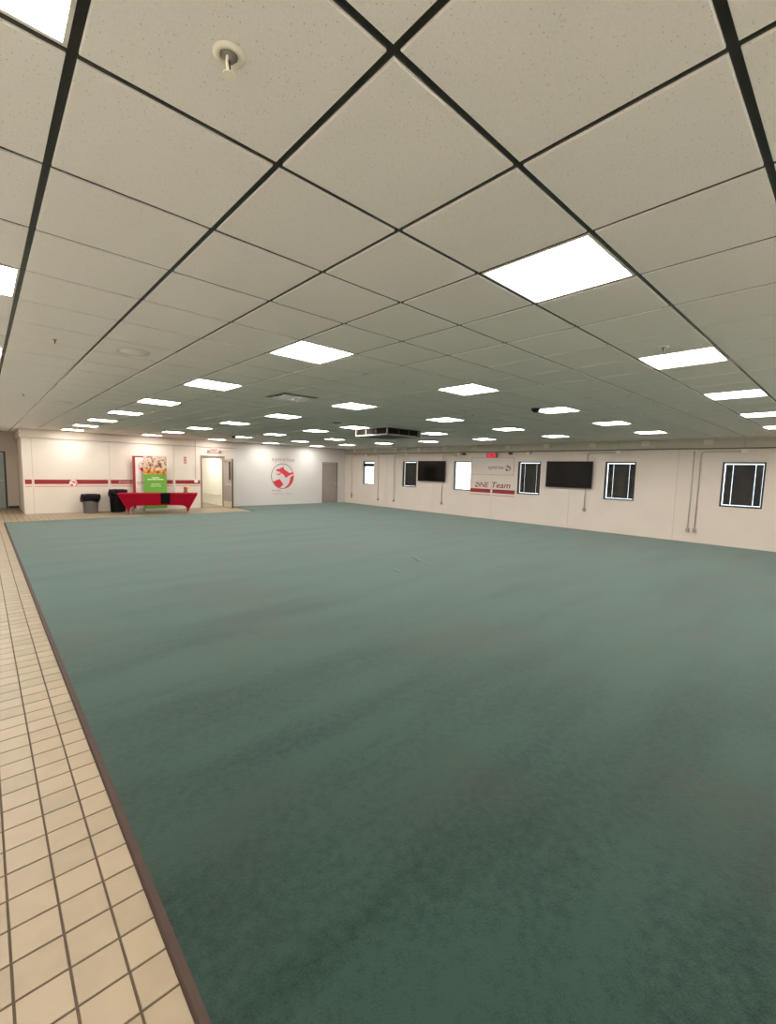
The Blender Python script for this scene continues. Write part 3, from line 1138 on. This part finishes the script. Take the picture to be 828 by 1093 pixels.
def conduit(label, jy, dy, zb, group=None, dark=False, long_box=False, direct=False, bh=0.11):
    """junction box above a window at jy, run to dy, drop to an outlet box at zb"""
    t = empty('conduit', (XR, dy, zb))
    tag(t, label, 'conduit', group)
    x = XR - 0.022
    zj = 2.535
    mb = MB()
    if direct:
        mb.tube([(x, dy, zb + bh), (x, dy, 2.56)], 0.013, 8)
        MB().box(XR - 0.05, XR - 0.002, dy - 0.06, dy + 0.06, 2.545, 2.572).build('fitting', MT['box_white'], t, bevel=0.004)
    else:
        mb.tube(pts_bend((x, dy, zb + bh), (x, dy, zj - 0.02), (x, jy, zj - 0.02), 0.12), 0.013, 8)
    mb.build('pipe', MT['conduit'], t, smooth=True)
    h = 0.27 if long_box else bh
    MB().box(XR - 0.055, XR - 0.002, dy - 0.045, dy + 0.045, zb, zb + h).build('outlet_box', MT['box_grey'], t, bevel=0.006)
    return t


def junction(y, label, dark=False):
    t = empty('junction_box', (XR, y, 2.5))
    tag(t, label, 'box')
    MB().box(XR - 0.13, XR - 0.002, y - 0.075, y + 0.075, 2.485, 2.575).build('box_body', MT['box_white'], t, bevel=0.006)
    MB().tube([(XR - 0.058, y + 0.02, 2.575), (XR - 0.058, y + 0.02, ZC - 0.035)], 0.010, 8).build('riser', MT['conduit'], t)
    return t


junction(2.15, 'white junction box above the rightmost dark window')
junction(5.2, 'white junction box above the dark window right of the right television')
junction(8.25, 'white junction box above the window between lettering and right television')
junction(11.36, 'white junction box above the blank white bright window')
junction(14.37, 'white junction box above the dark window beside the left television')
junction(17.25, 'white junction box above the window nearest the far corner')
for y, l in ((8.99, 'small dark box on the pipe right of the red display'), (11.13, 'small dark box on the pipe left of the red display')):
    o = MB().box(XR - 0.12, XR - 0.003, y - 0.05, y + 0.05, 2.49, 2.570).build('dark_box', MT['door_dark'], None, bevel=0.006)
    tag(o, l, 'box')
conduit('conduit with a bend, right one of the twin conduits beside the rightmost window', 2.23, 3.10, 0.29, )
conduit('straight conduit, left one of the twin conduits beside the rightmost window', 3.26, 3.26, 0.29, direct=True)
conduit('conduit dropping behind the right television to a round outlet box', 5.28, 6.175, 0.62)
conduit('conduit dropping behind the left television to an outlet box', 11.44, 12.27, 0.40)
conduit('conduit dropping left of the dark window beside the left television', 14.45, 15.26, 0.30)
conduit('conduit with outlet box dropping right of the window nearest the corner', 17.17, 16.40, 0.29)
conduit('conduit with a long box dropping beside the far right corner', 17.33, 18.52, 0.29, long_box=True)


# ------------------------------------------------------------------ televisions
def tv(yc, label, pull):
    t = empty('television', (XR, yc, 1.37))
    tag(t, label, 'television', 'wall televisions')
    y0, y1, z0, z1 = yc - 0.785, yc + 0.785, 1.372, 2.252
    xf = XR - 0.10
    MB().box(xf, xf + 0.04, y0, y1, z0, z1).build('body', MT['bezel'], t, bevel=0.006)
    box('screen', MT['screen'], t, xf - 0.002, xf - 0.0005, y0 + 0.014, y1 - 0.014, z0 + 0.022, z1 - 0.014)
    box('wall_mount', MT['door_dark'], t, xf + 0.041, XR - 0.002, yc - 0.3, yc + 0.3, 1.6, 2.05)


tv(6.745, 'wide black television on the wall, right one of the two', 0)
tv(12.865, 'wide black television on the wall, left one of the two', 0)

# ------------------------------------------------------------------ board, lettering, led display
b = empty('wall_board', (XR, 9.81, 1.73))
tag(b, 'pale rectangular board with red emblem above the team lettering', 'board')
y0, y1, z0, z1 = 8.86, 10.76, 1.735, 2.385
box('board_panel', MT['board'], b, XR - 0.016, XR - 0.001, y0, y1, z0, z1)
mb = MB()
for q in ((y0 - .012, y0 + .004, z0 - .012, z1 + .012), (y1 - .004, y1 + .012, z0 - .012, z1 + .012), (y0, y1, z0 - .012, z0 + .004), (y0, y1, z1 - .004, z1 + .012)):
    mb.box(XR - 0.019, XR - 0.001, *q)
mb.build('board_rim', MT['board_edge'], b)
fb = lambda u, z, dd=0.0: Vector((XR - 0.016 - dd, u, z))
text('symrise', 'lettering', MT['team_red'], b, fb, 9.97, 1.90, 0.19, 0.68, sgn=-1, depth=0.002, d0=0.001)
emblem(b, fb, 9.10, 2.0, 0.125, -1, MT['team_red'], MT['team_red'], None, 'small_emblem', d0=0.001)
text('always', 'faint_lettering', MT['pale_text'], b, fb, 10.62, 2.01, 0.08, 0.22, sgn=-1, depth=0.002, d0=0.001)
text('inspiring more...', 'faint_lettering', MT['pale_text'], b, fb, 10.62, 1.91, 0.07, 0.36, sgn=-1, depth=0.002, d0=0.001)

t = wall_right
emblem(t, right, 10.46, 1.335, 0.118, -1, MT['team_red'], MT['team_red'], None, 'small_emblem')
text('NE', 'team_lettering', MT['team_red'], t, right, 10.34, 1.235, 0.205, 0.42, sgn=-1, depth=0.002, shear=0.25, bold=0.012)
text('Team', 'team_lettering', MT['team_red'], t, right, 9.78, 1.235, 0.215, 0.82, sgn=-1, depth=0.002, shear=0.25, bold=0.012)
for a, c_ in ((10.80, 9.84), (9.745, 8.775)):
    box('red_stripe', MT['red'], t, XR - 0.003, XR - 0.0005, c_, a, 1.025, 1.172)
    box('thin_stripe', MT['thin'], t, XR - 0.003, XR - 0.0005, c_, a, 0.925, 0.952)

l = empty('led_display', (XR, 9.795, 2.35))
tag(l, 'small red glowing display above the pale board', 'display')
MB().box(XR - 0.10, XR - 0.047, 9.57, 10.02, 2.398, 2.55).build('housing', MT['led_case'], l, bevel=0.006)
box('bracket', MT['door_dark'], l, XR - 0.047, XR - 0.020, 9.7, 9.9, 2.43, 2.5)
SEG = {0: (1, 1, 1, 1, 1, 1, 0), 1: (0, 1, 1, 0, 0, 0, 0), 2: (1, 1, 0, 1, 1, 0, 1), 8: (1,) * 7}
for k, yl in enumerate((9.985, 9.885, 9.775, 9.675)):
    mb = MB()
    wd, hh, tk = 0.072, 0.056, 0.016
    zb = 2.418
    q = {0: (0, wd, 2 * hh - tk / 2, 2 * hh + tk / 2), 3: (0, wd, -tk / 2, tk / 2), 6: (0, wd, hh - tk / 2, hh + tk / 2),
         1: (wd - tk, wd, hh, 2 * hh), 2: (wd - tk, wd, 0, hh), 4: (0, tk, 0, hh), 5: (0, tk, hh, 2 * hh)}
    for s in range(7):
        a = q[s]
        mb.box(XR - 0.1025, XR - 0.1005, yl - a[1], yl - a[0], zb + a[2], zb + a[3])
    mb.build('lit_digit', MT['led'], l)

# ------------------------------------------------------------------ hanging air diffuser box
a = empty('air_conditioner', (OX + 12 * CELL, OY + 13.05 * CELL, 2.69))
tag(a, 'dark louvred air box hanging from the ceiling', 'air unit')
x0, x1 = OX + 11.0 * CELL + 0.002, OX + 13.0 * CELL - 0.01
y0, y1 = OY + 12.0 * CELL, OY + 14.1 * CELL
zt, zb = ZC - 0.002, 2.690
mb = MB()
rim = 0.035
for q in ((x0, x1, y0, y0 + rim), (x0, x1, y1 - rim, y1), (x0, x0 + rim, y0 + rim, y1 - rim), (x1 - rim, x1, y0 + rim, y1 - rim)):
    mb.box(*q, zb, zb + 0.03)
for px in (x0, x1 - rim):
    for py in (y0, y1 - rim):
        mb.box(px, px + rim, py, py + rim, zb + 0.03, zt)
mb.build('rim', MT['ac_grey'], a, label='grey rim and corner posts')
box('underside', MT['ac_under'], a, x0 + rim, x1 - rim, y0 + rim, y1 - rim, zb + 0.012, zb + 0.02)
box('core', MT['deck'], a, x0 + 0.05, x1 - 0.05, y0 + 0.05, y1 - 0.05, zb + 0.025, zt)


def louvre(xa, xb, ya, yb, axis):
    mb = MB()
    n = 7
    for k in range(n):
        z = zb + 0.035 + (zt - zb - 0.04) * k / n
        if axis == 'x':
            mb.prism([(xa, ya, z), (xa, yb, z + 0.012), (xa, yb, z + 0.016), (xa, ya, z + 0.004)], (xb - xa, 0, 0))
        else:
            mb.prism([(xa, ya, z), (xb, ya, z + 0.012), (xb, ya, z + 0.016), (xa, ya, z + 0.004)], (0, yb - ya, 0))
    mb.build('louvre', MT['ac_dark'], a)


for yy in (y0 + 0.008, y1 - 0.043):
    L3 = (x1 - x0 - 2 * rim) / 3
    for k in range(3):
        louvre(x0 + rim + k * L3 + 0.006, x0 + rim + (k + 1) * L3 - 0.006, yy, yy + 0.035, 'x')
for xx in (x0 + 0.008, x1 - 0.043):
    L3 = (y1 - y0 - 2 * rim) / 3
    for k in range(3):
        louvre(xx, xx + 0.035, y0 + rim + k * L3 + 0.006, y0 + rim + (k + 1) * L3 - 0.006, 'y')
for yy in (y0 + 0.004, y1 - 0.012):
    for k in (1, 2):
        xm = x0 + rim + k * (x1 - x0 - 2 * rim) / 3
        box('mullion', MT['ac_grey'], a, xm - 0.006, xm + 0.006, yy, yy + 0.008, zb + 0.03, zt)
for xx in (x0 + 0.004, x1 - 0.012):
    for k in (1, 2):
        ym = y0 + rim + k * (y1 - y0 - 2 * rim) / 3
        box('mullion', MT['ac_grey'], a, xx, xx + 0.008, ym - 0.006, ym + 0.006, zb + 0.03, zt)

# square ceiling vent
v = empty('ceiling_vent', (OX + 4.5 * CELL, OY + 8.5 * CELL, ZC - 0.03))
tag(v, 'square pale ceiling vent with a dark gap around its dropped plate', 'vent')
x, y = OX + 4.5 * CELL, OY + 8.5 * CELL
h = CELL / 2 - GAP
mb = MB()
for q in ((-h, h, -h, -h + .03), (-h, h, h - .03, h), (-h, -h + .03, -h + .03, h - .03), (h - .03, h, -h + .03, h - .03)):
    mb.box(x + q[0], x + q[1], y + q[2], y + q[3], ZC - 0.004, ZC + 0.02)
mb.build('vent_frame', MT['ac_grey'], v)
box('dark_throat', MT['deck'], v, x - h + .03, x + h - .03, y - h + .03, y + h - .03, ZC + 0.02, ZC + 0.03)
MB().box(x - 0.245, x + 0.245, y - 0.245, y + 0.245, ZC - 0.022, ZC - 0.012).build('vent_plate', MT['vent'], v, bevel=0.003)
for sx_ in (-0.2, 0.2):
    for sy_ in (-0.2, 0.2):
        box('hanger', MT['ac_grey'], v, x + sx_ - .006, x + sx_ + .006, y + sy_ - .006, y + sy_ + .006, ZC - 0.012, ZC + 0.02)


# round speakers
def speaker(i, j, label):
    x, y = OX + i * CELL, OY + j * CELL
    t = empty('ceiling_speaker', (x, y, ZC - 0.03))
    tag(t, label, 'speaker')
    MB().lathe([(0.145, -0.0005), (0.147, -0.008), (0.140, -0.014), (0.122, -0.010)], (x, y, ZC), 32).build('rim', MT['tile'] if False else MT['frame_white'], t, smooth=False)
    MB().lathe([(0.121, -0.0105), (0.06, -0.0165), (0.002, -0.018)], (x, y, ZC), 32).build('grille', MT['tile'], t, smooth=True)


speaker(0.5, 6.55, 'round white ceiling speaker over the carpet left edge, the nearer one')
speaker(0.55, 14.9, 'round white ceiling speaker over the carpet left edge, the farther one')
speaker(9.05, 6.75, 'round white ceiling speaker in mid ceiling beside a small sprinkler')


# sprinklers
def sprinkler(i, j, label):
    x, y = OX + i * CELL, OY + j * CELL
    t = empty('sprinkler', (x, y, ZC - 0.06))
    tag(t, label, 'sprinkler', 'ceiling sprinklers')
    MB().lathe([(0.028, -0.001), (0.041, -0.001), (0.041, -0.005), (0.035, -0.010), (0.027, -0.011), (0.024, -0.004)], (x, y, ZC), 28).build('escutcheon', MT['spk'], t, smooth=True)
    MB().lathe([(0.022, -0.001), (0.022, -0.006), (0.012, -0.010), (0.012, -0.018), (0.002, -0.018)], (x, y, ZC), 16).build('head', MT['ac_grey'], t, smooth=True)
    ca, sa = math.cos(0.8), math.sin(0.8)
    for s in (-1, 1):
        MB().tube([(x + s * ca * 0.011, y + s * sa * 0.011, ZC - 0.014), (x + s * ca * 0.016, y + s * sa * 0.016, ZC - 0.03), (x + s * ca * 0.004, y + s * sa * 0.004, ZC - 0.05)], 0.0035, 6).build('yoke_arm', MT['spk'], t)
    MB().tube([(x, y, ZC - 0.017), (x, y, ZC - 0.045)], 0.0045, 8).build('glass_bulb', MT['brass'], t, label='dark brown bulb')
    MB().lathe([(0.002, -0.049), (0.017, -0.051), (0.017, -0.053), (0.002, -0.055)], (x, y, ZC), 16).build('deflector', MT['spk'], t)


sprinkler(-0.505, 0.505, 'white pendant sprinkler on the nearest ceiling tile at upper left')
sprinkler(-0.5, 6.62, 'small sprinkler on the left ceiling beside the nearer round speaker')
sprinkler(-0.45, 13.77, 'small sprinkler on the far left ceiling near the farther round speaker')
sprinkler(5.56, 0.5, 'small sprinkler left of the lit panel at the right side')
sprinkler(9.76, 6.77, 'small white sprinkler right of the mid ceiling speaker')
sprinkler(9.0, 14.83, 'small sprinkler between lit panels before the far wall')


def dome(i, j, label):
    # small ceiling camera
    x, y = OX + i * CELL, OY + j * CELL
    t = empty('ceiling_camera', (x, y, ZC - 0.06))
    tag(t, label, 'camera')
    MB().lathe([(0.075, -0.0008), (0.078, -0.02), (0.068, -0.026)], (x, y, ZC), 24).build('base_ring', MT['black'], t)
    MB().lathe([(0.064, -0.0262), (0.058, -0.045), (0.035, -0.062), (0.004, -0.068)], (x, y, ZC), 24).build('dome', MT['black'], t, smooth=True)


dome(9.80, 4.72, 'small dark dome on the ceiling beside a lit panel, right of centre')
dome(9.73, 24.05, 'small dark dome on the ceiling near the far doorway')
t = empty('round_vent', (OX + 8.78 * CELL, OY + 12.46 * CELL, ZC - 0.02))
tag(t, 'small round grey vent on the ceiling left of the hanging air box', 'vent')
p = (OX + 8.78 * CELL, OY + 12.46 * CELL, ZC)
MB().lathe([(0.115, -0.0008), (0.118, -0.006), (0.10, -0.010)], p, 28).build('vent_rim', MT['ac_grey'], t)
MB().lathe([(0.098, -0.0085), (0.06, -0.012), (0.003, -0.012)], p, 28).build('vent_core', MT['ac_under'], t)

# ------------------------------------------------------------------ waste bins
def liner(cx, cy, r, z, drop, over, name, parent):
    def wv(rr, hh, a, j):
        k = 0.014 * math.sin(5 * a + j) + 0.010 * math.sin(9 * a + 2.1 * j) + 0.006 * math.sin(17 * a)
        lowest = 0.035 * math.sin(3 * a + 1) if j == 0 else 0
        return rr + (k if rr > 0.05 else 0), hh + (0.012 * math.sin(7 * a + j) if j in (2, 3) else 0) + lowest
    prof = [(r + over * 0.6, z - drop), (r + over, z - drop * 0.72), (r + over * 0.95, z - drop * 0.3), (r + over * 0.55, z + 0.005), (r - 0.01, z + 0.012), (r - 0.05, z - 0.05), (r - 0.07, z - 0.25), (0.02, z - 0.35)]
    mb = MB()
    mb.lathe(prof, (cx, cy, 0), 44, wave=wv)
    return mb.build(name, MT['liner'], parent, smooth=True)


t = empty('waste_bin', (2.855, 18.78, 0))
tag(t, 'round grey waste bin with a black liner folded over its rim', 'bin', 'waste bins by the wall')
MB().lathe([(0.20, 0.0), (0.215, 0.012), (0.255, 0.62), (0.268, 0.635), (0.268, 0.655), (0.24, 0.655), (0.205, 0.03), (0.01, 0.03)], (2.855, 18.78, 0), 36).build('bin_body', MT['bin_grey'], t, smooth=False)
liner(2.855, 18.78, 0.262, 0.665, 0.235, 0.038, 'liner', t)

t = empty('waste_bin', (3.725, 18.835, 0))
tag(t, 'black waste bin with a black liner partly behind the red table', 'bin', 'waste bins by the wall')
MB().lathe([(0.235, 0.0), (0.245, 0.012), (0.275, 0.77), (0.285, 0.785), (0.285, 0.81), (0.265, 0.81), (0.235, 0.03), (0.01, 0.03)], (3.725, 18.835, 0), 36).build('bin_body', MT['bin_black'], t)
liner(3.725, 18.835, 0.28, 0.82, 0.21, 0.020, 'liner', t)

# ------------------------------------------------------------------ banners behind the table
t = empty('roll_up_banner', (4.69, 18.99, 0))
tag(t, 'white roll-up banner with red border, behind the green banner', 'banner')
yb_ = 18.99
MB().box(4.27, 5.12, yb_ - 0.09, yb_ + 0.09, 0.0, 0.075).build('banner_base', MT['alu'], t, bevel=0.01)
pn = box('printed_sheet', MT['banner_white'], t, 4.27, 5.12, yb_ - 0.002, yb_ + 0.002, 0.075, 2.10)
mb = MB()
mb.box(4.27, 4.365, yb_ - 0.0045, yb_ - 0.0025, 0.08, 2.098)
mb.box(5.025, 5.12, yb_ - 0.0045, yb_ - 0.0025, 0.08, 2.098)
mb.box(4.365, 5.025, yb_ - 0.0045, yb_ - 0.0025, 2.05, 2.098)
mb.build('red_border', MT['red'], pn)
fr = lambda u, z, dd=0.0: Vector((u, yb_ - 0.003 - dd, z))
emblem(pn, fr, 4.70, 1.72, 0.225, 1, MT['ring'], MT['emblem_red'], None, 'banner_emblem', d0=0.001)
text('symrise', 'banner_lettering', MT['grey_text'], pn, fr, 4.41, 0.98, 0.17, 0.56, depth=0.002, d0=0.001)
MB().box(4.265, 5.125, yb_ - 0.012, yb_ + 0.012, 2.098, 2.118).build('top_rail', MT['alu'], t)
MB().tube([(4.70, yb_ + 0.02, 0.07), (4.70, yb_ + 0.02, 2.10)], 0.012, 8).build('pole', MT['alu'], t)

t = empty('roll_up_banner', (5.0, 18.76, 0))
tag(t, 'green roll-up banner with a food picture on its upper part', 'banner')
yb_ = 18.76
gx0, gx1 = 4.588, 5.41
MB().box(gx0 - 0.01, gx1 + 0.01, yb_ - 0.10, yb_ + 0.10, 0.0, 0.08).build('banner_base', MT['alu'], t, bevel=0.01)
pn = box('printed_sheet', MT['banner_green'], t, gx0, gx1, yb_ - 0.002, yb_ + 0.002, 0.08, 2.11)
box('picture_print', MT['food'], pn, gx0, gx1, yb_ - 0.0045, yb_ - 0.0025, 1.415, 2.108)
mb = MB()
wds = [(4.87, 5.14, 1.262, 1.296), (4.72, 4.87, 1.196, 1.232), (4.885, 5.05, 1.196, 1.232), (5.065, 5.29, 1.196, 1.232)]
for a, b_, c_, d_ in wds:
    mb.box(a, b_, yb_ - 0.0045, yb_ - 0.0025, c_, d_)
mb.build('print_lines', MT['banner_text'], pn)
mb = MB()
for k, (a, b_) in enumerate(((4.86, 5.16), (4.83, 5.2), (4.82, 5.2))):
    z = 1.03 - 0.05 * k
    m_ = a + (b_ - a) * (0.4 + 0.1 * k)
    mb.box(a, m_ - 0.01, yb_ - 0.0045, yb_ - 0.0025, z, z + 0.026)
    mb.box(m_ + 0.01, b_, yb_ - 0.0045, yb_ - 0.0025, z, z + 0.026)
mb.build('print_lines', MT['banner_text_dim'], pn)
MB().box(gx0 - 0.004, gx1 + 0.004, yb_ - 0.012, yb_ + 0.012, 2.108, 2.128).build('top_rail', MT['alu'], t)
MB().tube([(5.0, yb_ + 0.02, 0.07), (5.0, yb_ + 0.02, 2.11)], 0.012, 8).build('pole', MT['alu'], t)

# ------------------------------------------------------------------ table in a red stretch cover
TCX, TCY, TA = 4.84, 17.74, math.radians(-17)
TU = Vector((math.cos(TA), math.sin(TA), 0)); TV = Vector((-math.sin(TA), math.cos(TA), 0))


def T(s, t_, z):
    return Vector((TCX, TCY, 0)) + TU * s + TV * t_ + Vector((0, 0, z))


TH_, HW, HD = 0.735, 1.30, 0.385
FW_, FD_ = 0.90, 0.33
t = empty('folding_table', (TCX, TCY, 0))
tag(t, 'folding table with metal legs under the red cover', 'table')
mb = MB()
mb.prism([T(-HW + .02, -HD + .02, TH_ - 0.045), T(HW - .02, -HD + .02, TH_ - 0.045), T(HW - .02, HD - .02, TH_ - 0.045), T(-HW + .02, HD - .02, TH_ - 0.045)], (0, 0, 0.04))
mb.build('table_top', MT['box_white'], t)
for s in (-1, 1):
    for q in (-1, 1):
        MB().tube([T(s * FW_, q * (FD_ - 0.02), 0.0), T(s * FW_, q * (FD_ - 0.02), TH_ - 0.046)], 0.014, 8).build('leg', MT['alu'], t)
    MB().tube([T(s * FW_, -FD_ + 0.034, 0.30), T(s * FW_, FD_ - 0.034, 0.30)], 0.010, 8).build('brace', MT['alu'], t)

cv = MB()
cor = [(-1, -1), (1, -1), (1, 1), (-1, 1)]
for k in range(4):
    (sa, ta), (sb, tb) = cor[k], cor[(k + 1) % 4]
    N_, Mr = 48, 10
    rows = []
    for r_ in range(Mr + 1):
        v_ = r_ / Mr
        row = []
        for i in range(N_ + 1):
            u_ = i / N_
            if k % 2 == 0:       # keep samples dense at the feet
                u_ = 0.5 - 0.5 * math.cos(PI * u_)
            s_top = sa * HW + (sb - sa) * HW * u_; t_top = ta * HD + (tb - ta) * HD * u_
            s_bot = sa * (FW_ + .03) + (sb - sa) * (FW_ + .03) * u_; t_bot = ta * (FD_ + .02) + (tb - ta) * (FD_ + .02) * u_
            e = abs(2 * u_ - 1)
            zb_ = 0.012 + (0.30 if k % 2 == 0 else 0.24) * (1 - e ** (9 if k % 2 == 0 else 4))
            # cover narrows straight from the table edge to the foot; shorter where the hem arches
            z = TH_ + (zb_ - TH_) * v_
            w_ = (TH_ - z) / (TH_ - 0.012)
            row.append(T(s_top + (s_bot - s_top) * w_, t_top + (t_bot - t_top) * w_, z))
        rows.append(row)
    cv.grid(rows)
cv.grid([[T(-HW + 2 * HW * i / 8, -HD + 2 * HD * j / 4, TH_) for i in range(9)] for j in range(5)])
o = cv.build('table_cover', MT['red_cloth'], None, smooth=False)
md = o.modifiers.new('thick', 'SOLIDIFY'); md.thickness = 0.003; md.offset = 1
tag(o, 'bright red stretch cover pulled down to four feet over the table', 'tablecloth')

# black runner over the front of the cover
rows = []
us = (0.06, 0.37)
path = [(0.10, TH_ + 0.007), (-HD + 0.03, TH_ + 0.007), (-HD - 0.006, TH_ + 0.004), (-HD - 0.010, TH_ - 0.03)]
for k in range(1, 9):
    z = TH_ - 0.03 - k * 0.042
    path.append((-HD + 0.035 * (TH_ - z) / 0.72 * 1.0 - 0.014, z))
for (tt, z) in path:
    rows.append([T(us[0] + (us[1] - us[0]) * i / 6, tt + 0.003 * math.sin(i * 1.7 + z * 9), z) for i in range(7)])
o = MB().grid(rows).build('table_runner', MT['black_cloth'], None, smooth=True)
md = o.modifiers.new('thick', 'SOLIDIFY'); md.thickness = 0.003; md.offset = 0
tag(o, 'black cloth hanging over the front of the red table', 'cloth')

# small brown and yellow thing on the table's right end
p = T(0.90, 0.20, TH_ + 0.003)
t = empty('table_decoration', p)
tag(t, 'small brown and yellow ornament standing on the red table right end', 'ornament')
MB().lathe([(0.075, 0.0), (0.082, 0.02), (0.070, 0.035), (0.055, 0.10), (0.068, 0.17), (0.060, 0.22), (0.003, 0.225)], p, 16).build('brown_body', MT['brown_pot'], t, smooth=True)
MB().lathe([(0.004, 0.12), (0.042, 0.15), (0.05, 0.20), (0.035, 0.255), (0.003, 0.27)], p + Vector((0.085, -0.02, 0)), 12).build('yellow_top', MT['yellow'], t, smooth=True)
